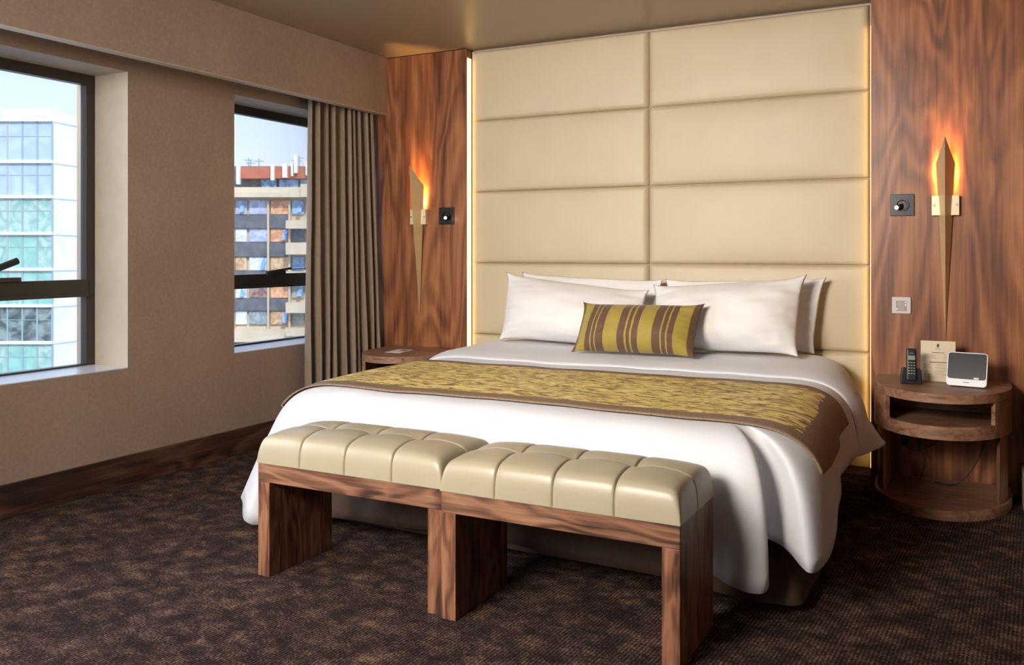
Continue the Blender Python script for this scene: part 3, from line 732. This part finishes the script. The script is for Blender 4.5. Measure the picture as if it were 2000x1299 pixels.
for j in range(NY+1):
    f_ = j/NY; y = 4.03+.66*f_
    pts, LL = resample(section(y, .004+.022*math.sin(math.pi*min(1, f_*5)/2), .36, .40), 150)
    for _ in range(5): pts = [pts[0]]+[(pts[i-1]+pts[i]*2+pts[i+1])/4 for i in range(1, len(pts)-1)]+[pts[-1]]
    flare = math.sin(math.pi*min(1, f_/.42)/2)*(1 if f_ < .42 else max(.05, 1-1.0*(f_-.42)/.25))
    last = pts[-1]; hx = -.452+.095*flare; hz = .275+.02*f_
    ext = []
    for q in range(1, 13):
        t = q/12; ext.append(Vector((last.x+(hx-last.x)*t+.01*math.sin(t*3+f_*8)*t, y, last.z+(hz-last.z)*t)))
    left = pts[0]
    pre = [Vector((left.x-.02*t, y, left.z-.10*t)) for t in (1, .66, .33)]
    row = pre+pts+ext
    nrow = len(row)
    # widen the section outwards before the flare so it leans out smoothly
    for i, p in enumerate(row):
        s = max(0, (p.x+.70)/.25)
        if i > nrow//2: p.x += .030*flare*min(1, s)**2*(1 if i < nrow-12 else 1-(i-(nrow-12))/12)
    rows.append([p+Vector((0, .008*math.sin(p.x*6+1)*(1-f_), .004*noise.noise(p*5))) for p in row])
b = MB(); b.grid(rows); fo = b.build('turned_back_fold', M['white_sheet'], duvet, smooth=True); solid(fo, .014, 0); subsurf(fo, 1)

# ------------------------------------------------------------------ pillows
def pillow(name, TL, TR, BR, BL, th, mat, pull=.05, seed=0, n=44, uvmap=False, wr=1.0):
    TL, TR, BR, BL = map(Vector, (TL, TR, BR, BL))
    cx = (TL+TR+BR+BL)/4
    nrm = ((TR-TL).cross(BL-TL)).normalized()
    if nrm.y > 0: nrm = -nrm
    W = (TR-TL).length; H = (BL-TL).length
    V = []; U = []; F = []
    def g(a): return .55*a+.45*math.sin(a*math.pi/2)
    for side in (1, -1):
        for j in range(n+1):
            for i in range(n+1):
                a = g(-1+2*i/n); c = g(-1+2*j/n)
                aa = a*(1-pull*(1-abs(c)**4)*abs(a)**3); cc = c*(1-pull*1.6*(1-abs(a)**7)*abs(c)**3)
                u = (aa+1)/2; v = (cc+1)/2
                p = (TL.lerp(TR, u)).lerp(BL.lerp(BR, u), 1-v)
                h = ((1-abs(a)**2.6)*(1-abs(c)**2.4)); h = max(0, h)**.75
                rad = math.hypot(a, c)
                # creases running from the ends and corners
                ang = math.atan2(c, a)
                crease = (abs(a)**2.5)*(.6*(1-2*abs(math.sin(c*8+seed+2*a)))+.4*(1-2*abs(math.sin(c*15+seed*2-3*a))))*.011*wr
                crease += .018*noise.noise(Vector((a*2.2+seed, c*2.2, side*3)))*wr*(1-abs(a)**6)
                crease += .006*noise.noise(Vector((a*7+seed, c*4, side*5)))*wr
                hh = th*h+crease*min(1, h*2.5)
                sag = 1.0 if side > 0 else .38
                sag *= (1-.22*c)
                p = p+nrm*side*hh*sag
                p.z += -.000*h
                V.append(p); U.append(((i/n if side > 0 else .001 if i < n/2 else .999), j/n))
    m_ = n+1
    for s in range(2):
        o_ = s*m_*m_
        for j in range(n):
            for i in range(n): F.append((o_+j*m_+i, o_+j*m_+i+1, o_+(j+1)*m_+i+1, o_+(j+1)*m_+i))
    b = MB(); b.add([tuple(p-cx) for p in V], F)
    if uvmap:
        o = b.build(name, mat, smooth=True, uv=[(( (g(-1+2*(x if 0 <= x <= 1 else x))+1)/2) if .0011 < x < .9989 else x, y) for x, y in U], recalc=False)
        bm = bmesh.new(); bm.from_mesh(o.data); bmesh.ops.remove_doubles(bm, verts=bm.verts, dist=1e-5); bmesh.ops.recalc_face_normals(bm, faces=bm.faces); bm.to_mesh(o.data); bm.free()
    else: o = b.build(name, mat, smooth=True)
    o.location = cx; return o
p = pillow('pillow', (-2.407, 4.728, 1.032), (-1.531, 4.728, .999), (-1.51, 4.69, .622), (-2.42, 4.69, .632), .055, M['pillow'], .05, 1)
tag(p, 'white pillow leaning on the headboard, the back one on the left side', 'pillow', 'white pillows on the bed')
p = pillow('pillow', (-1.519, 4.728, 1.002), (-.667, 4.728, 1.022), (-.717, 4.69, .630), (-1.51, 4.69, .622), .055, M['pillow'], .05, 2)
tag(p, 'white pillow leaning on the headboard, the back one on the right side', 'pillow', 'white pillows on the bed')
p = pillow('pillow', (-2.450, 4.60, 1.036), (-1.56, 4.58, .945), (-1.54, 4.47, .622), (-2.448, 4.50, .640), .135, M['pillow'], .06, 3)
tag(p, 'white pillow in front on the left side, standing behind the striped cushion', 'pillow', 'white pillows on the bed')
p = pillow('pillow', (-1.544, 4.60, .974), (-.738, 4.58, 1.040), (-.757, 4.46, .636), (-1.543, 4.48, .622), .135, M['pillow'], .06, 4)
tag(p, 'white pillow in front on the right side with creased right end', 'pillow', 'white pillows on the bed')
p = pillow('cushion', (-1.839, 4.325, .886), (-1.189, 4.345, .894), (-1.204, 4.22, .632), (-1.858, 4.20, .630), .10, stripe_mat(), .06, 5, uvmap=True, wr=.5)
tag(p, 'small gold and brown striped cushion in front of the white pillows', 'cushion')

# ------------------------------------------------------------------ benches
def bench(W=.770, Dp=.345):
    e = empty('bench')
    H = .400; lg = .052
    b = MB(); b.box(0, W, 0, .0125, .334, H); b.box(lg+.0005, W-lg-.0005, .0125, Dp, .334, H-.001); b.build('top_rail', M['wood_x'], e, bevel=.002)
    for x0 in (0, W-lg):
        b = MB(); b.box(x0, x0+lg, .013, Dp, 0, H-.0005); b.box(x0, x0+lg, .0005, .0128, 0, .3335); b.build('leg', M['wood_z'], e, bevel=.0015)
    b = MB(); rows = []
    def g(a): return math.sin(a*math.pi/2)*.75+a*.25
    seams = [-.5, 0, .5]
    def shape(a, c):
        ea = max(0, 1-abs(a)**44)**.45; ec = max(0, 1-abs(c)**20)**.45
        h = .092*ea*ec
        h += .030*(1-abs(a)**6)*(1-abs(c)**2.6)
        return h
    def groove(a, c):
        x = a*W/2; y = c*Dp/2; gr = 0
        for s in seams:
            d = abs(x-s*W/2); gr = max(gr, .014*math.exp(-(d/.0024)**1.2)+.0025*math.exp(-(d/.018)**2))
        d = abs(y); gr = max(gr, (.002 if abs(a) < .5 else .008)*math.exp(-(d/.0028)**1.3)+.004*math.exp(-(d/.04)**2))
        for s in seams:
            rr = math.hypot(x-s*W/2, y); gr += .017*math.exp(-(rr/.038)**1.3)
        return gr
    near = [.0010, .0022, .0036, .0055, .008, .012, .018, .026]
    def samples(n, half, ss):
        base = [g(-1+2*i/n) for i in range(n+1)]
        base = [a for a in base if all(abs(a-q)*half > .029 for q in ss)]
        for q in ss: base += [q]+[q+d/half for d in near]+[q-d/half for d in near]
        return sorted(base)
    AS = samples(110, W/2, seams); CS = samples(70, Dp/2, [0])
    for c in CS:
        row = []
        for a in AS:
            h = shape(a, c); q = min(1, h/.09)
            gr = groove(a, c)
            # on the steep sides the seam pulls the leather inwards instead of down
            x = W/2+a*(W/2+.003*(1-q)); y = Dp/2+c*(Dp/2+.004)-(math.copysign(1, c) if abs(c) > .3 else 0)*gr*.55*(1-q*.5)*min(1, max(0, (abs(c)-.3)/.5))
            x -= (math.copysign(1, a) if abs(a) > .8 else 0)*gr*.4*(1-q)
            row.append((x, y, H+.001+max(0, h-gr*min(1, q*1.2))))
        rows.append(row)
    b.grid(rows); 
    b.add([rows[0][0], rows[0][-1], rows[-1][-1], rows[-1][0]], [(0, 1, 2, 3)])
    b.build('seat_cushion', M['cream_leather'], e, smooth=True)
    # piping cord lying in each seam on the front face
    return e
b1 = bench(); b1.location = (-2.262, 2.368, 0); tag(b1, 'tufted cream leather bench with walnut frame, left one of the pair at the bed foot', 'bench', 'benches at the foot of the bed')
b2 = copy_tree(b1); b2.location = (-1.484, 2.354, 0); tag(b2, 'tufted cream leather bench with walnut frame, right one of the pair at the bed foot', 'bench', 'benches at the foot of the bed')

# ------------------------------------------------------------------ nightstands
def outline(a=.290, bb=.41, back=.17, n=40, inset=0):
    a -= inset; bb -= inset
    pts = [(a, back), (a, 0)]+[(a*math.cos(-math.pi*i/n), bb*math.sin(-math.pi*i/n)) for i in range(1, n)]+[(-a, 0), (-a, back)]
    return pts
def nightstand():
    e = empty('nightstand'); zt_, zb = .540, .345
    b = MB(); b.prism(outline(), .500, zt_); b.build('table_top', M['wood_oval'], e, bevel=.002)
    # drum wall with the letterbox opening
    n = 48
    b = MB()
    o1 = outline(n=n); o2 = outline(n=n, inset=.02)
    m_ = len(o1)
    def inopen(x): return abs(x+.0) < .214
    def wallseg(z0, z1, test):
        for i in range(m_-1):
            xm = (o1[i][0]+o1[i+1][0])/2; ym = (o1[i][1]+o1[i+1][1])/2
            if test(xm, ym):
                b.prism([o1[i], o1[i+1], o2[i+1], o2[i]], z0, z1)
    wallseg(.365, .402, lambda x, y: True); wallseg(.402, .500, lambda x, y: not (abs(x) < .214 and y < 0))
    bm_ = b.build('drum', M['wood_oval'], e)
    bm = bmesh.new(); bm.from_mesh(bm_.data); bmesh.ops.remove_doubles(bm, verts=bm.verts, dist=1e-5)
    # drop the internal faces shared by neighbouring segments
    seen = {}
    for f in bm.faces: seen.setdefault(tuple(sorted(v.index for v in f.verts)), []).append(f)
    bmesh.ops.delete(bm, geom=[f for fs in seen.values() if len(fs) > 1 for f in fs], context='FACES'); bmesh.ops.recalc_face_normals(bm, faces=bm.faces)
    bm.to_mesh(bm_.data); bm.free()
    b = MB(); b.prism(outline(), zb, .365); b.prism(outline(inset=.021), .365, .385); b.build('shelf', M['wood_oval'], e)
    boxo('back_panel', M['wood_oval'], e, -.268, .268, .150, .169, .386, .499)
    for sx in (-1, 1):
        b = MB(); p_ = [q for q in outline(n=48, inset=.016) if sx*q[0] > .232 and q[1] < .13]
        if sx > 0: p_ = sorted(p_, key=lambda q: q[1])
        else: p_ = sorted(p_, key=lambda q: q[1])
        inner = [(sx*.226, p_[0][1]+.03), (sx*.226, .13)]
        b.prism(p_+[inner[1], inner[0]], .046, zb); b.build('side_panel', M['wood_oval_z'], e)
    b = MB(); b.prism(outline(), 0, .046); b.build('plinth', M['wood_oval'], e, bevel=.002)
    return e
n1 = nightstand(); n1.location = (-.139, 4.610, 0); tag(n1, 'oval walnut nightstand with open slot, right of the bed under the telephone', 'nightstand')
n2 = copy_tree(n1); n2.location = (-3.085, 4.610, 0); tag(n2, 'oval walnut nightstand left of the bed beside the curtain', 'nightstand')

# things on the right nightstand
ZN = .5405
ph = empty('telephone', (-.262, 4.50, ZN), .12, 'black cordless telephone standing in its charging base on the right nightstand', 'telephone')
b = MB()
prof = [(-.046, .0), (-.046, .018), (-.042, .062), (-.036, .072), (.036, .072), (.042, .062), (.046, .018), (.046, 0)]
b.prism([(x, z) for x, z in prof], -.03, .035)
for i, v in enumerate(b.v): b.v[i] = (v[0], v[2]-.012*(v[1]/.07)*(1 if v[2] > 0 else -.4), v[1])
b.build('charging_base', M['black'], ph, bevel=.004)
hs = MB(); hs.prism([(-.024, -.012), (-.018, -.018), (.018, -.018), (.024, -.012), (.021, .010), (-.021, .010)], .018, .162)
for i, v in enumerate(hs.v):
    z = v[2]; hs.v[i] = (v[0]*(1-.06*(z-.018)/.14), v[1]-.024+(z-.018)*.12, z)
h = hs.build('handset', M['black'], ph, bevel=.004)
def hy(z): return -.018-.0245+(z-.018)*.12
b = MB(); b.box(-.015, .015, hy(.125)-.003, hy(.12)+.001, .112, .132); b.build('display', M['lcd'], h)
b = MB(); b.box(-.009, .009, hy(.143)-.002, hy(.143)+.001, .1415, .1435); b.build('lettering', M['key'], h)
for r in range(5):
    for c in range(3):
        x = (c-1)*.011; z = .100-r*.0125
        b = MB(); b.box(x-.0035, x+.0035, hy(z)-.002, hy(z)+.002, z-.0016, z+.0016); b.build('key', M['key'], h)
cd = empty('service_card', (-.153, 4.615, ZN), 0, 'cream printed service card standing against the wood wall between telephone and dock', 'card')
cd.rotation_euler = (-.10, 0, .03)
boxo('card', M['paper_cream'], cd, -.074, .074, 0, .002, 0, .190)
boxo('emblem', M['ink'], cd, -.005, .005, -.0008, 0, .160, .176)
b = MB(); b.box(-.012, .012, -.0007, 0, .1515, .153); b.box(-.026, .028, -.0007, 0, .134, .1365); b.box(-.036, .052, -.0007, 0, .088, .0912)
b.build('heading', M['ink'], cd)
b = MB(); R_ = random.Random(3)
for z in (.127, .121, .115, .109):
    b.box(-.056, -.056+.03+R_.random()*.035, -.0006, 0, z-.0009, z+.0009); b.box(.028, .036, -.0006, 0, z-.0009, z+.0009)
for z in (.080, .075, .066, .061, .050, .045, .036, .031, .0225):
    b.box(-.062, -.034+R_.random()*.010, -.0006, 0, z-.0009, z+.0009)
    b.box(-.012, .025+R_.random()*.025, -.0006, 0, z-.0008, z+.0008)
b.build('text', M['ink_faint'], cd)

dk = empty('docking_clock', (-.034, 4.475, ZN), 0, 'white framed tablet style radio dock with dark glass leaning back on the right nightstand', 'radio dock')
dk.rotation_euler = (0, 0, -.16)
def rrect(w_, h_, r, n=8, z0=0):
    pts = []
    for cx_, cz_, a0 in ((w_-r, r, -90), (w_-r, h_-r, 0), (-w_+r, h_-r, 90), (-w_+r, r, 180)):
        for i in range(n+1):
            a = math.radians(a0+90*i/n); pts.append((cx_+r*math.cos(a), z0+cz_+r*math.sin(a)))
    return pts
lean = .30
def slab(name, m, parent, w_, z0, h_, r, y0, y1, **kw):
    b = MB(); b.prism(rrect(w_, h_, r), y0, y1)
    out = []
    for x, z, y in b.v:
        z += z0; yy = y+z*math.sin(lean); zz = z*math.cos(lean)-y*math.sin(lean)
        out.append((x, yy, zz+.004))
    b.v = out; return b.build(name, m, parent, **kw)
body = slab('rim', M['white_plastic'], dk, .083, 0, .155, .016, -.004, .006, bevel=.002)
slab('screen', M['dark_glass'], dk, .0785, .032, .1185, .012, -.0052, -.0038)
slab('case', M['black'], dk, .079, .006, .143, .014, .007, .028, bevel=.004)
b = MB(); b.box(-.012, .012, -.0065, -.004, .016, .0185); b.v = [(x, y+z*math.sin(lean), z*math.cos(lean)-y*math.sin(lean)+.004) for x, y, z in b.v]; b.build('lettering', M['ink'], body)
b = MB(); b.box(.030, .050, -.0075, -.0052, .034, .041); b.v = [(x, y+z*math.sin(lean), z*math.cos(lean)-y*math.sin(lean)+.004) for x, y, z in b.v]; b.build('sticker', M['paper'], body)
b = MB(); b.box(-.07, .07, .02, .075, 0, .012); b.build('foot', M['black'], dk, bevel=.004)

# card on the left nightstand
c2 = empty('note_card', (-3.135, 4.49, ZN), .12, 'small white card with a dark emblem lying on the left nightstand', 'card')
boxo('card', M['paper'], c2, -.052, .052, -.085, .085, 0, .0015)
boxo('emblem', M['ink'], c2, .000, .040, .005, .045, .0015, .0022)

# cables below the right nightstand
def cable(pts, label):
    b = MB(); b.tube(catmull(pts, 10), .0028, 6); o = b.build('power_cable', M['cable'], smooth=True); tag(o, label, 'cable')
cable([(-.30, 4.70, .343), (-.31, 4.69, .25), (-.27, 4.66, .20), (-.20, 4.64, .22), (-.15, 4.68, .26), (-.13, 4.71, .343)], 'black cable looping between plugs in the open part of the right nightstand')
cable([(-.22, 4.72, .343), (-.235, 4.70, .22), (-.21, 4.66, .15), (-.235, 4.66, .052)], 'black cable hanging straight down in the left half of the right nightstand')
cable([(.03, 4.72, .343), (.035, 4.70, .24), (-.01, 4.68, .13), (-.08, 4.66, .055), (-.17, 4.68, .051)], 'black cable curving to the plinth in the right half of the right nightstand')
b = MB(); b.box(-.315, -.28, 4.67, 4.71, .215, .275); tag(b.build('power_adapter', M['black'], bevel=.004), 'black power adapter hanging on its cable under the right nightstand drum', 'adapter')
